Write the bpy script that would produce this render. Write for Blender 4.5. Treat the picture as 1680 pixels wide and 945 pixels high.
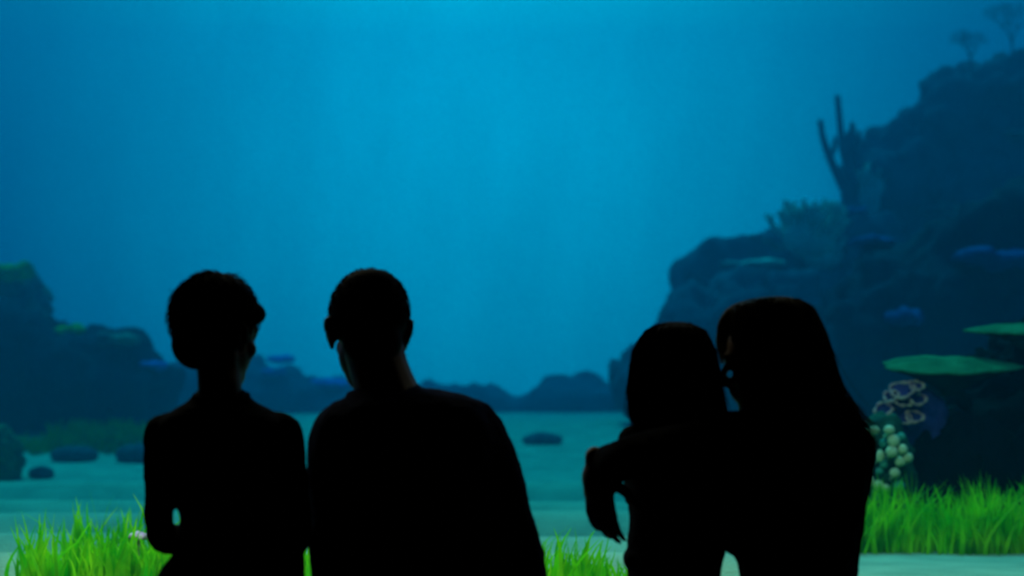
import bpy, bmesh, math, random
import numpy as np
from mathutils import Vector, Matrix, noise

for o in list(bpy.data.objects):
    bpy.data.objects.remove(o)
S = bpy.context.scene
COL = S.collection
PI = math.pi
R = math.radians

# ------------------------------------------------------------------ camera
EYE = Vector((0.0, 0.0, 1.05))
PITCH = math.atan((650 - 472.5) / 2800)
cam_d = bpy.data.cameras.new('camera')
cam_d.lens = 60
cam_d.sensor_width = 36
cam_d.clip_end = 300
cam_d.dof.use_dof = True
cam_d.dof.focus_distance = 4.7
cam_d.dof.aperture_fstop = 2.6
cam = bpy.data.objects.new('camera', cam_d)
COL.objects.link(cam)
cam.location = EYE
cam.rotation_euler = (PI / 2 + PITCH, 0, 0)
S.camera = cam

S.view_settings.view_transform = 'Standard'
S.view_settings.look = 'None'
S.view_settings.gamma = 1
S.view_settings.use_curve_mapping = False
S.view_settings.exposure = 0.0
S.cycles.max_bounces = 5
S.cycles.diffuse_bounces = 2
S.cycles.glossy_bounces = 2
S.cycles.volume_bounces = 1
S.cycles.use_denoising = True
S.cycles.sample_clamp_indirect = 2.0


def W(px, py, y):
    """point of the place seen at a pixel of the 1680x945 frame, at depth y"""
    a, b = (px - 840) / 2800, (472.5 - py) / 2800
    c, s = math.cos(PITCH), math.sin(PITCH)
    d = Vector((a, c - b * s, s + b * c))
    return EYE + d * (y / d.y)


# ------------------------------------------------------------------ world: open water around the reef
world = bpy.data.worlds.new('open_water')
S.world = world
world.use_nodes = True
nt = world.node_tree
nt.nodes.clear()


def nd(nt, t, **kw):
    n = nt.nodes.new(t)
    for k, v in kw.items():
        if k == 'inp':
            for i, val in v.items():
                n.inputs[i].default_value = val
        else:
            setattr(n, k, v)
    return n


glow = (W(790, 140, 10) - EYE).normalized()
tc = nd(nt, 'ShaderNodeTexCoord')
dot = nd(nt, 'ShaderNodeVectorMath', operation='DOT_PRODUCT', inp={1: tuple(glow)})
mx = nd(nt, 'ShaderNodeMath', operation='MAXIMUM', inp={1: 0.0})
pw = nd(nt, 'ShaderNodeMath', operation='POWER', inp={1: 41.0})
sep = nd(nt, 'ShaderNodeSeparateXYZ')
ramp = nd(nt, 'ShaderNodeValToRGB')
ramp.color_ramp.elements[0].position = 0.40
ramp.color_ramp.elements[0].color = (0.0, 0.02, 0.06, 1)
ramp.color_ramp.elements[1].position = 1.0
ramp.color_ramp.elements[1].color = (0.01, 0.40, 0.55, 1)
e = ramp.color_ramp.elements.new(0.52)
e.color = (0.0, 0.045, 0.13, 1)
e = ramp.color_ramp.elements.new(0.62)
e.color = (0.0, 0.085, 0.19, 1)
mr = nd(nt, 'ShaderNodeMapRange', inp={1: -1.0, 2: 1.0, 3: 0.0, 4: 1.0})
mixc = nd(nt, 'ShaderNodeMix', data_type='RGBA', blend_type='ADD')
mixc.inputs['Factor'].default_value = 1.0
gl = nd(nt, 'ShaderNodeMix', data_type='RGBA')
gl.inputs[6].default_value = (0, 0, 0, 1)
gl.inputs[7].default_value = (0.0, 1.98, 1.50, 1)
bg = nd(nt, 'ShaderNodeBackground', inp={1: 1.0})
wo = nd(nt, 'ShaderNodeOutputWorld')
L = nt.links.new
L(tc.outputs['Generated'], dot.inputs[0])
L(dot.outputs['Value'], mx.inputs[0])
L(mx.outputs[0], pw.inputs[0])
L(tc.outputs['Generated'], sep.inputs[0])
L(sep.outputs['Z'], mr.inputs[0])
L(mr.outputs[0], ramp.inputs[0])
# faint uneven shafts in the light coming down from the surface
stretch = nd(nt, 'ShaderNodeVectorMath', operation='MULTIPLY', inp={1: (14.0, 14.0, 5.0)})
nz = nd(nt, 'ShaderNodeTexNoise', inp={'Scale': 1.6, 'Detail': 4, 'Roughness': .6})
nr = nd(nt, 'ShaderNodeMapRange', inp={1: 0.3, 2: 0.7, 3: 0.90, 4: 1.08})
gm = nd(nt, 'ShaderNodeMath', operation='MULTIPLY')
L(tc.outputs['Generated'], stretch.inputs[0])
L(stretch.outputs[0], nz.inputs['Vector'])
L(nz.outputs['Fac'], nr.inputs[0])
L(nr.outputs[0], gm.inputs[1])
L(pw.outputs[0], gm.inputs[0])
L(gm.outputs[0], gl.inputs[0])
L(ramp.outputs[0], mixc.inputs[6])
L(gl.outputs[2], mixc.inputs[7])
L(mixc.outputs[2], bg.inputs[0])
L(bg.outputs[0], wo.inputs[0])

sun_d = bpy.data.lights.new('sun', 'SUN')
sun_d.energy = 3.2
sun_d.color = (0.62, 1.0, 0.78)
sun_d.angle = R(12)
sun = bpy.data.objects.new('sun', sun_d)
COL.objects.link(sun)
sun.rotation_euler = (R(-33), R(-10), 0)
sun.location = (0, 12, 12)


# ------------------------------------------------------------------ helpers
def material(name, color, rough=0.8, color2=None, scale=8.0, bump=0.0, bscale=40.0, spec=0.3, detail=5, pos=(0.35, 0.65), translucent=0.0, metallic=0.0):
    m = bpy.data.materials.new(name)
    m.use_nodes = True
    t = m.node_tree
    b = t.nodes['Principled BSDF']
    b.inputs['Roughness'].default_value = rough
    b.inputs['Specular IOR Level'].default_value = spec
    b.inputs['Metallic'].default_value = metallic
    b.inputs['Base Color'].default_value = (*color, 1)
    co = nd(t, 'ShaderNodeTexCoord')
    if color2 is not None:
        n = nd(t, 'ShaderNodeTexNoise', inp={'Scale': scale, 'Detail': detail})
        r = nd(t, 'ShaderNodeValToRGB')
        r.color_ramp.elements[0].position = pos[0]
        r.color_ramp.elements[0].color = (*color, 1)
        r.color_ramp.elements[1].position = pos[1]
        r.color_ramp.elements[1].color = (*color2, 1)
        t.links.new(co.outputs['Object'], n.inputs['Vector'])
        t.links.new(n.outputs['Fac'], r.inputs[0])
        t.links.new(r.outputs[0], b.inputs['Base Color'])
        if translucent:
            tr = nd(t, 'ShaderNodeBsdfTranslucent')
            ms = nd(t, 'ShaderNodeMixShader', inp={0: translucent})
            t.links.new(r.outputs[0], tr.inputs[0])
            t.links.new(b.outputs[0], ms.inputs[1])
            t.links.new(tr.outputs[0], ms.inputs[2])
            t.links.new(ms.outputs[0], t.nodes['Material Output'].inputs[0])
    if bump:
        n2 = nd(t, 'ShaderNodeTexNoise', inp={'Scale': bscale, 'Detail': 6})
        bp = nd(t, 'ShaderNodeBump', inp={'Strength': bump, 'Distance': 0.02})
        t.links.new(co.outputs['Object'], n2.inputs['Vector'])
        t.links.new(n2.outputs['Fac'], bp.inputs['Height'])
        t.links.new(bp.outputs[0], b.inputs['Normal'])
    return m


M = {}
M['sand'] = material('sand', (0.28, 0.34, 0.25), 0.95, (0.42, 0.46, 0.33), 3.0, 0.6, 60, spec=0.1)
M['dark_wall'] = material('dark_wall', (0.006, 0.006, 0.007), 0.9, (0.009, 0.009, 0.010), 4, 0.2, 80, spec=0.1)
M['carpet'] = material('carpet', (0.006, 0.006, 0.009), 1.0, (0.012, 0.012, 0.016), 60, 0.6, 300, spec=0.0)
M['window_paint'] = material('window_paint', (0.008, 0.008, 0.009), 0.6, (0.012, 0.012, 0.013), 20, 0.1, 90, spec=0.2)
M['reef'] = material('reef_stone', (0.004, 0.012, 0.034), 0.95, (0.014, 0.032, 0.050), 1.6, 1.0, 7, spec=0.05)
M['reef_hazed'] = material('hazed_reef_stone', (0.012, 0.045, 0.085), 0.95, (0.035, 0.10, 0.14), 1.6, 1.0, 7, spec=0.05)  # lighter copy of the reef stone, distance haze put into its colour
M['reef_dark'] = material('dark_reef_stone', (0.0015, 0.0018, 0.004), 0.95, (0.004, 0.005, 0.009), 3.0, 1.0, 14, spec=0.05)
M['reef_growth'] = material('reef_growth', (0.012, 0.05, 0.065), 0.95, (0.07, 0.24, 0.17), 2.2, 1.0, 8, spec=0.05, pos=(0.45, 0.6))
M['algae_green'] = material('algae_green', (0.05, 0.32, 0.02), 0.9, (0.22, 0.50, 0.015), 5, 0.5, 30, spec=0.05)
M['grass'] = material('sea_grass', (0.04, 0.46, 0.004), 0.6, (0.42, 0.80, 0.004), 7.0, 0.0, spec=0.2, translucent=0.45)
M['pale_coral'] = material('pale_coral', (0.16, 0.50, 0.46), 0.9, (0.40, 0.80, 0.66), 6, 0.8, 20, spec=0.05)
M['blue_coral'] = material('blue_coral', (0.004, 0.035, 0.17), 0.85, (0.008, 0.08, 0.28), 5, 0.5, 20, spec=0.05)
M['blue_bright'] = material('bright_blue_coral', (0.005, 0.10, 0.50), 0.85, (0.01, 0.20, 0.75), 5, 0.5, 20, spec=0.05)
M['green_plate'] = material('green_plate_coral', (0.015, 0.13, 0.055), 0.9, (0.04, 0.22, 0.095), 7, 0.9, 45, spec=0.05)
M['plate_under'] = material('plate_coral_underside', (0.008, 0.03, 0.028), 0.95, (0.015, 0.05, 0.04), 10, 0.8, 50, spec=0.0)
M['bulb'] = material('bulb_coral', (0.62, 0.52, 0.30), 0.7, (0.85, 0.72, 0.45), 18, 0.3, 80, spec=0.2)
M['bulb_green'] = material('green_bulb_coral', (0.05, 0.26, 0.20), 0.7, (0.10, 0.36, 0.28), 18, 0.3, 80, spec=0.2)
M['stalk'] = material('coral_stalk', (0.012, 0.06, 0.045), 0.9, (0.03, 0.11, 0.07), 14, 0.8, 60, spec=0.05)
M['cup_rim'] = material('cup_coral_rim', (0.70, 0.22, 0.24), 0.8, (0.90, 0.42, 0.32), 20, 0.5, 70, spec=0.1)
M['cup'] = material('cup_coral_body', (0.03, 0.05, 0.22), 0.9, (0.12, 0.07, 0.30), 14, 0.5, 60, spec=0.05)
M['pink'] = material('pink_coral', (0.60, 0.25, 0.50), 0.7, (0.85, 0.50, 0.72), 30, 0.4, 80, spec=0.1)
M['stone'] = material('stone', (0.02, 0.05, 0.08), 0.9, (0.05, 0.10, 0.12), 9, 0.8, 30, spec=0.05)
M['mossy'] = material('mossy_stone', (0.02, 0.08, 0.05), 0.9, (0.07, 0.22, 0.08), 9, 0.9, 30, spec=0.05)
# people
M['skin_fair'] = material('fair_skin', (0.32, 0.20, 0.15), 0.55, (0.36, 0.23, 0.17), 12, 0.05, 200, spec=0.3)
M['skin_dark'] = material('tan_skin', (0.20, 0.12, 0.085), 0.55, (0.24, 0.14, 0.10), 12, 0.05, 200, spec=0.3)
M['hair_black'] = material('black_hair', (0.006, 0.005, 0.004), 0.75, (0.010, 0.008, 0.006), 60, spec=0.1)
M['hair_brown'] = material('brown_hair', (0.014, 0.010, 0.007), 0.7, (0.022, 0.015, 0.010), 60, spec=0.1)
M['hair_blond'] = material('blond_hair', (0.060, 0.050, 0.026), 0.65, (0.10, 0.085, 0.040), 60, spec=0.15)
M['hair_lit'] = material('lit_blond_hair', (0.55, 0.50, 0.30), 0.6, (0.70, 0.62, 0.38), 60, spec=0.3, translucent=0.65)  # much brighter copy of the blond hair, window light painted into the strands
M['black_cloth'] = material('black_cloth', (0.006, 0.006, 0.008), 0.95, (0.010, 0.010, 0.012), 30, 0.4, 160, spec=0.05)
M['navy_cloth'] = material('navy_cloth', (0.010, 0.014, 0.045), 0.95, (0.016, 0.020, 0.060), 30, 0.4, 160, spec=0.05)
M['charcoal_cloth'] = material('charcoal_cloth', (0.010, 0.012, 0.016), 0.95, (0.016, 0.018, 0.022), 30, 0.4, 160, spec=0.05)
M['denim'] = material('dark_denim', (0.008, 0.012, 0.028), 0.95, (0.014, 0.020, 0.040), 40, 0.4, 200, spec=0.05)
M['shoe'] = material('dark_shoe_leather', (0.008, 0.008, 0.008), 0.6, (0.014, 0.013, 0.012), 30, 0.2, 90, spec=0.2)


def tag(o, label=None, cat=None, group=None, kind=None):
    if label: o['label'] = label
    if cat: o['category'] = cat
    if group: o['group'] = group
    if kind: o['kind'] = kind
    return o


def empty(name, loc):
    o = bpy.data.objects.new(name, None)
    o.empty_display_size = 0.1
    COL.objects.link(o)
    o.location = loc
    return o


def link_mesh(name, me, mat, parent=None, smooth=True):
    o = bpy.data.objects.new(name, me)
    COL.objects.link(o)
    if mat is not None:
        me.materials.clear()
        me.materials.append(mat)
    if smooth:
        me.polygons.foreach_set('use_smooth', [True] * len(me.polygons))
    if parent is not None:
        o.parent = parent
        # geometry is written in world coordinates; keep it there
        me.transform(Matrix.Translation(-Vector(parent_world(parent))))
    return o


def parent_world(p):
    v = Vector((0, 0, 0))
    while p is not None:
        v += p.location
        p = p.parent
    return v


def obj_bm(name, bm, mat, parent=None, smooth=True):
    bmesh.ops.recalc_face_normals(bm, faces=bm.faces)
    me = bpy.data.meshes.new(name)
    bm.to_mesh(me)
    bm.free()
    return link_mesh(name, me, mat, parent, smooth)


def root_here(o, base):
    """put a top-level mesh's origin at its base"""
    o.data.transform(Matrix.Translation(-Vector(base)))
    o.location = base
    return o


def box(bm, x0, x1, y0, y1, z0, z1, bevel=0.0):
    r = bmesh.ops.create_cube(bm, size=1)
    vs = r['verts']
    bmesh.ops.scale(bm, vec=(x1 - x0, y1 - y0, z1 - z0), verts=vs)
    bmesh.ops.translate(bm, vec=((x0 + x1) / 2, (y0 + y1) / 2, (z0 + z1) / 2), verts=vs)
    if bevel:
        es = list({e for v in vs for e in v.link_edges})
        bmesh.ops.bevel(bm, geom=es, offset=bevel, segments=2, affect='EDGES')


def rings(bm, rs, closed_caps=True):
    """rs: list of lists of points (all same length)"""
    vv = [[bm.verts.new(p) for p in r] for r in rs]
    n = len(rs[0])
    for a, b in zip(vv, vv[1:]):
        for i in range(n):
            j = (i + 1) % n
            bm.faces.new((a[i], a[j], b[j], b[i]))
    if closed_caps:
        bm.faces.new(vv[0][::-1])
        bm.faces.new(vv[-1])


def catmull(pts, sub):
    """pts: numpy (n,k) -> smooth samples"""
    P = np.array(pts, float)
    if len(P) < 3:
        return np.array([P[0] + (P[1] - P[0]) * t for t in np.linspace(0, 1, sub + 1)])
    out = []
    Q = np.vstack([2 * P[0] - P[1], P, 2 * P[-1] - P[-2]])
    for i in range(1, len(Q) - 2):
        p0, p1, p2, p3 = Q[i - 1], Q[i], Q[i + 1], Q[i + 2]
        for k in range(sub):
            t = k / sub
            out.append(0.5 * (2 * p1 + (p2 - p0) * t + (2 * p0 - 5 * p1 + 4 * p2 - p3) * t * t + (3 * p1 - p0 - 3 * p2 + p3) * t ** 3))
    out.append(P[-1])
    return np.array(out)


def limb(bm, pts, sides=14, sub=5, flat=1.0):
    """tapered limb; pts = [(Vector, radius), ...]; rounded ends"""
    A = catmull([(p[0], p[1], p[2], r) for p, r in pts], sub)
    pos = A[:, :3]
    rad = np.maximum(A[:, 3], 0.0008)
    tan = np.gradient(pos, axis=0)
    tan /= np.maximum(np.linalg.norm(tan, axis=1)[:, None], 1e-9)
    u = Vector(tan[0]).orthogonal().normalized()
    rs = []
    for k in range(len(pos)):
        t = Vector(tan[k])
        u = (u - t * u.dot(t)).normalized()
        v = t.cross(u)
        c, r = Vector(pos[k]), rad[k]
        ring = lambda cc, rr: [cc + (u * math.cos(a) + v * math.sin(a) * flat) * rr for a in [2 * PI * i / sides for i in range(sides)]]
        if k == 0:
            for s in (0.995, 0.8, 0.45):
                rs.append(ring(c - t * r * s, r * math.sqrt(1 - s * s)))
        rs.append(ring(c, r))
        if k == len(pos) - 1:
            for s in (0.45, 0.8, 0.995):
                rs.append(ring(c + t * r * s, r * math.sqrt(1 - s * s)))
    rings(bm, rs)


def loft(bm, st, sides=36, sub=5, grow=0.0, e=2.3, yaw=0.0, cap=0.6):
    """stations (pxL, pxR, py, y, half_depth) -> closed volume of real thickness"""
    rows = []
    for (a, b, py, y, hd) in st:
        c = W((a + b) / 2, py, y)
        hw = (b - a) / 2 / 2800 * y
        rows.append((c.x, c.y, c.z, hw + grow, hd + grow))
    A = catmull(rows, sub)
    rs = []

    def ring(c, hw, hd):
        out = []
        for i in range(sides):
            a = 2 * PI * i / sides
            ca, sa = math.cos(a), math.sin(a)
            x = abs(ca) ** (2 / e) * math.copysign(1, ca) * hw
            y = abs(sa) ** (2 / e) * math.copysign(1, sa) * hd
            x, y = x * math.cos(yaw) - y * math.sin(yaw), x * math.sin(yaw) + y * math.cos(yaw)
            out.append((c[0] + x, c[1] + y, c[2]))
        return out
    d0 = 1 if A[0][2] > A[-1][2] else -1
    m = min(A[0][3], A[0][4], 0.04)
    for s in (0.98, 0.8, 0.5):
        f = math.sqrt(1 - s * s)
        rs.append(ring((A[0][0], A[0][1], A[0][2] + d0 * m * s * cap), A[0][3] * f, A[0][4] * f))
    for r in A:
        rs.append(ring(r[:3], max(r[3], .003), max(r[4], .003)))
    for s in (0.5, 0.8, 0.98):
        f = math.sqrt(1 - s * s)
        rs.append(ring((A[-1][0], A[-1][1], A[-1][2] - d0 * m * s * cap), A[-1][3] * f, A[-1][4] * f))
    rings(bm, rs)


def ball(bm, c, r, mat=None, seg=20):
    """ellipsoid; r scalar or 3-tuple; mat 3x3 orientation"""
    if not hasattr(r, '__len__'):
        r = (r, r, r)
    res = bmesh.ops.create_uvsphere(bm, u_segments=seg, v_segments=seg // 2, radius=1)
    for v in res['verts']:
        q = Vector((v.co.x * r[0], v.co.y * r[1], v.co.z * r[2]))
        if mat is not None:
            q = mat @ q
        v.co = q + Vector(c)


def fuse(name, bm, voxel, mat, parent=None, smooth_it=3, fac=0.5):
    """union of closed volumes into one continuous skin"""
    bmesh.ops.recalc_face_normals(bm, faces=bm.faces)
    me = bpy.data.meshes.new(name + '_raw')
    bm.to_mesh(me)
    bm.free()
    o = bpy.data.objects.new(name + '_raw', me)
    COL.objects.link(o)
    md = o.modifiers.new('r', 'REMESH')
    md.mode = 'VOXEL'
    md.voxel_size = voxel
    if smooth_it:
        s = o.modifiers.new('s', 'SMOOTH')
        s.iterations = smooth_it
        s.factor = fac
    dg = bpy.context.evaluated_depsgraph_get()
    dg.update()
    out = bpy.data.meshes.new_from_object(o.evaluated_get(dg))
    bpy.data.objects.remove(o)
    bpy.data.meshes.remove(me)
    out.name = name
    return link_mesh(name, out, mat, parent)


def tubes_mesh(name, paths, radii, sides=3):
    """many thin strands as one mesh; paths list of (k,3) arrays, radii list of (k,)"""
    V, F = [], []
    base = 0
    for P, rr in zip(paths, radii):
        P = np.asarray(P, float)
        k = len(P)
        T = np.gradient(P, axis=0)
        T /= np.maximum(np.linalg.norm(T, axis=1)[:, None], 1e-9)
        ref = np.array([0.3, 0.9, 0.2])
        U = np.cross(T, ref)
        U /= np.maximum(np.linalg.norm(U, axis=1)[:, None], 1e-9)
        Vv = np.cross(T, U)
        for i in range(k):
            for s in range(sides):
                a = 2 * PI * s / sides
                V.append(P[i] + (U[i] * math.cos(a) + Vv[i] * math.sin(a)) * rr[i])
        for i in range(k - 1):
            for s in range(sides):
                t = (s + 1) % sides
                F.append((base + i * sides + s, base + i * sides + t, base + (i + 1) * sides + t, base + (i + 1) * sides + s))
        base += k * sides
    me = bpy.data.meshes.new(name)
    me.from_pydata([tuple(v) for v in V], [], F)
    me.update()
    return me


# ------------------------------------------------------------------ the dark viewing room
OP_X, OP_Z0, OP_Z1 = 2.7, 0.40, 3.0     # window opening
def struct(name, boxes, mat, bevel=0.0):
    bm = bmesh.new()
    for b in boxes:
        box(bm, *b, bevel=bevel)
    o = obj_bm(name, bm, mat, smooth=False)
    o['kind'] = 'structure'
    return o

struct('floor', [(-4.2, 4.2, -2.2, 5.2, -0.12, 0.0)], M['carpet'])
struct('ceiling', [(-4.2, 4.2, -2.2, 5.2, 3.3, 3.42)], M['dark_wall'])
struct('wall_left', [(-4.2, -4.0, -2.0, 5.0, 0, 3.3)], M['dark_wall'])
struct('wall_right', [(4.0, 4.2, -2.0, 5.0, 0, 3.3)], M['dark_wall'])
struct('wall_back', [(-4.2, 4.2, -2.2, -2.0, 0, 3.3)], M['dark_wall'])
struct('wall_front', [(-4.2, -OP_X, 5.0, 5.2, 0, 3.3), (OP_X, 4.2, 5.0, 5.2, 0, 3.3),
                      (-OP_X, OP_X, 5.0, 5.2, 0, OP_Z0), (-OP_X, OP_X, 5.0, 5.2, OP_Z1, 3.3)], M['dark_wall'])
struct('window_1', [(-OP_X, -OP_X + .07, 4.95, 5.22, OP_Z0, OP_Z1), (OP_X - .07, OP_X, 4.95, 5.22, OP_Z0, OP_Z1),
                    (-OP_X, OP_X, 4.93, 5.22, OP_Z0 - .04, OP_Z0 + .03), (-OP_X, OP_X, 4.95, 5.22, OP_Z1 - .05, OP_Z1)],
       M['window_paint'], bevel=0.008)
struct('baseboard_front', [(-4.0, 4.0, 4.975, 5.0, 0, 0.10)], M['window_paint'])
struct('baseboard_left', [(-4.0, -3.975, -2.0, 4.975, 0, 0.10)], M['window_paint'])
struct('baseboard_right', [(3.975, 4.0, -2.0, 4.975, 0, 0.10)], M['window_paint'])

# unseen fill lamps and housings, added above the window to brighten the near sea bed
for (lx, pw_, lab) in ((-1.35, 95, 'added fill lamp, unseen above the left half of the window'), (1.9, 38, 'added fill lamp, unseen above the right half of the window')):
    lr = tag(empty('fill_lamp', (lx, 5.2, 3.1)), lab, 'lamp')
    bm = bmesh.new()
    box(bm, lx - .95, lx + .95, 5.34, 5.86, 3.20, 3.27, bevel=.015)
    box(bm, lx - .95, lx + .95, 5.34, 5.37, 3.08, 3.22, bevel=.006)
    box(bm, lx - .95, lx + .95, 5.83, 5.86, 3.08, 3.22, bevel=.006)
    obj_bm('housing', bm, M['window_paint'], lr, smooth=False)
    for q in (-.6, .6):
        bm = bmesh.new()
        box(bm, lx + q - .03, lx + q + .03, 5.20, 5.40, 3.20, 3.24, bevel=.006)
        obj_bm('bracket', bm, M['window_paint'], lr, smooth=False)
    ld = bpy.data.lights.new('fill_lamp_light', 'AREA')
    ld.shape = 'RECTANGLE'
    ld.size, ld.size_y = 1.8, .4
    ld.energy = pw_
    ld.color = (1.0, 0.90, 0.58)
    ld.spread = R(150)
    lo = bpy.data.objects.new('fill_lamp_light', ld)
    COL.objects.link(lo)
    lo.parent = lr
    lo.location = (0, .40, .07)
    lo.rotation_euler = (R(18), 0, 0)

# ------------------------------------------------------------------ the sea bed
CREST = ((7.35, .385, .012), (8.5, .365, -.02), (10.2, .365, .018), (11.7, .335, -.012), (14.4, .335, .008))
BASE = ((5, 9, 12, 14.2, 16, 20, 24, 30, 40, 56), (.33, .30, .26, .20, .15, .45, .68, .72, .80, .90))


def floor_z(x, y):
    """flat sand on the right, a flight of low sand waves to the left and in the middle"""
    base = float(np.interp(y, BASE[0], BASE[1]))
    z = base
    low = base - .20
    waves = 0.0
    for (yc, zc, sl) in CREST:
        c = yc + sl * x * 3 + 0.10 * math.sin(x * 0.8 + yc * 2.1)
        run = 0.048 * yc
        v = (y - (c - run)) / run
        if 0 < v <= 1:
            waves = max(waves, (zc - low) * (1 - (1 - v) ** 2))
        elif v > 1:
            waves = max(waves, (zc - low) * math.exp(-((y - c) / (.035 * yc)) ** 2))
    k = min(1, max(0, (1.5 - x) / .7))
    k = k * k * (3 - 2 * k) * min(1, max(0, (15.6 - y) / .8)) * min(1, max(0, (y - 6.6) / .5))
    z = base * (1 - k) + (low + waves) * k
    if y > 15.5:
        z += .03 * math.sin(y * 2.0 + .3 * x) * math.exp(-((y - 18.5) / 2.5) ** 2)
    return z + 0.008 * noise.noise(Vector((x * 1.3, y * 1.3, 0)))


ys = np.concatenate([np.arange(5.24, 16, 0.045), np.arange(16, 30, 0.16), np.arange(30, 56, 0.6)])
xs = np.linspace(-1, 1, 150)
V = []
for y in ys:
    wd = 3.8 + (y - 5) * 0.75
    for x in xs:
        V.append((x * wd, y, floor_z(x * wd, y)))
nx, ny = len(xs), len(ys)
F = [(j * nx + i, j * nx + i + 1, (j + 1) * nx + i + 1, (j + 1) * nx + i) for j in range(ny - 1) for i in range(nx - 1)]
me = bpy.data.meshes.new('seabed')
me.from_pydata(V, [], F)
o = link_mesh('seabed', me, M['sand'])
o['kind'] = 'structure'

# the water itself: a volume that dims and scatters
wm = bpy.data.materials.new('sea_water')
wm.use_nodes = True
t = wm.node_tree
t.nodes.clear()
vs = nd(t, 'ShaderNodeVolumeScatter', inp={'Color': (0.01, 0.58, 1.0, 1), 'Density': 0.015, 'Anisotropy': 0.75})
va = nd(t, 'ShaderNodeVolumeAbsorption', inp={'Color': (0.20, 0.86, 0.94, 1), 'Density': 0.24})
ad = nd(t, 'ShaderNodeAddShader')
ou = nd(t, 'ShaderNodeOutputMaterial')
t.links.new(vs.outputs[0], ad.inputs[0])
t.links.new(va.outputs[0], ad.inputs[1])
t.links.new(ad.outputs[0], ou.inputs['Volume'])
bm = bmesh.new()
box(bm, -40, 40, 5.23, 55.8, -0.2, 13)
w = obj_bm('sea_water', bm, wm, smooth=False)
w['kind'] = 'structure'


# ------------------------------------------------------------------ reef builders
def craggy(o, amp, freq, seed, knob=0.0, kfreq=3.0):
    me = o.data
    n = len(me.vertices)
    co = np.empty(n * 3)
    no = np.empty(n * 3)
    me.vertices.foreach_get('co', co)
    me.vertices.foreach_get('normal', no)
    co = co.reshape(-1, 3)
    no = no.reshape(-1, 3)
    off = Vector((seed * 7.3, seed * 3.1, seed * 1.7))
    for i in range(n):
        p = Vector(co[i])
        d = amp * noise.fractal(p * freq + off, 0.8, 2.1, 5)
        if knob:
            v = noise.voronoi(p * kfreq + off)[0]
            d += knob * (0.5 - min(v[0], 1.0))
        co[i] += no[i] * d
    me.vertices.foreach_set('co', co.ravel())
    me.update()


REEFS = []


def on_reef(px, py, y):
    """the point of the reef face met from the viewing room in that direction, else the point at depth y"""
    best = None
    d = (W(px, py, 10) - EYE).normalized()
    for o in REEFS:
        ok, loc, nn, fi = o.ray_cast(EYE - o.location, d)
        if ok:
            q = loc + o.location
            if best is None or q.y < best.y:
                best = q
    return best if best is not None else W(px, py, y)


def rock(name, label, cat, lumps, mat, voxel, amp, freq, seed, knob=0.0, kfreq=3.0, group=None, parent=None):
    """lumps: (px, py, y, rx, ry, rz) ellipsoids in metres, seen at that pixel at depth y"""
    bm = bmesh.new()
    for (px, py, y, rx, ry, rz) in lumps:
        ball(bm, W(px, py, y), (rx, ry, rz), seg=24)
    o = fuse(name, bm, voxel, mat, None, 2)
    craggy(o, amp, freq, seed, knob, kfreq)
    craggy(o, amp * .30, freq * 3.6, seed + 1, knob * .5, kfreq * 2.5)
    me = o.data
    zmin = min(v.co.z for v in me.vertices)
    cx = sum(v.co.x for v in me.vertices) / len(me.vertices)
    cy = sum(v.co.y for v in me.vertices) / len(me.vertices)
    root_here(o, (cx, cy, zmin))
    if cat == 'reef':
        bpy.context.view_layer.update()
        REEFS.append(o)
    return tag(o, label, cat, group)


def prof(points, y, bottom_py, depth, overlap=0.62):
    """columns of lumps whose tops follow a ridge line given as (px, py_top) at depth y"""
    out = []
    for (a, ta), (b, tb) in zip(points, points[1:]):
        w_px = b - a
        n = max(1, int(round(w_px / 70)))
        for k in range(n):
            f = (k + 0.5) / n
            px = a + w_px * f
            top = ta + (tb - ta) * f
            rx = w_px / n * 0.85 / 2800 * y
            zt = W(px, top, y).z
            zb = W(px, bottom_py, y).z - 0.3
            rz = (zt - zb) / 2
            # stack: one tall column and a rounded head
            cpy = (top + bottom_py) / 2
            out.append((px, cpy + 5, y, rx, depth, rz))
            hr = min(rx * 1.1, rz)
            out.append((px, top + hr / y * 2800 * 1.0, y, hr * 1.15, depth * .8, hr))
    return out


# far right: the big hazy reef wall, then the nearer dark one
far_y = 29.0
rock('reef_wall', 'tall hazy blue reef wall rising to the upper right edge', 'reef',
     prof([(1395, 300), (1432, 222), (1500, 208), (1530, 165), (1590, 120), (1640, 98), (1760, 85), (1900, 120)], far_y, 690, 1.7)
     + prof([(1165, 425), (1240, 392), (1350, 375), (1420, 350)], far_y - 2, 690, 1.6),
     M['reef_hazed'], 0.11, 0.42, 0.8, 3, knob=0.16, kfreq=2.2)
rock('reef_outcrop', 'dark reef outcrop below the tall reef wall, behind the green plate corals', 'reef',
     prof([(1370, 500), (1440, 445), (1480, 400), (1560, 375), (1640, 330), (1700, 300), (1800, 300)], 19.0, 705, 1.5),
     M['reef'], 0.09, 0.28, 1.2, 5, knob=0.10, kfreq=3.0)
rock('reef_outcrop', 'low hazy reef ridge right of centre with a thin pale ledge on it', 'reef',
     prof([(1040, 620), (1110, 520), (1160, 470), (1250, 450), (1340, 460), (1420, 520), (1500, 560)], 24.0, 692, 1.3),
     M['reef_hazed'], 0.10, 0.30, 1.0, 8, knob=0.12, kfreq=2.6)
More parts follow.
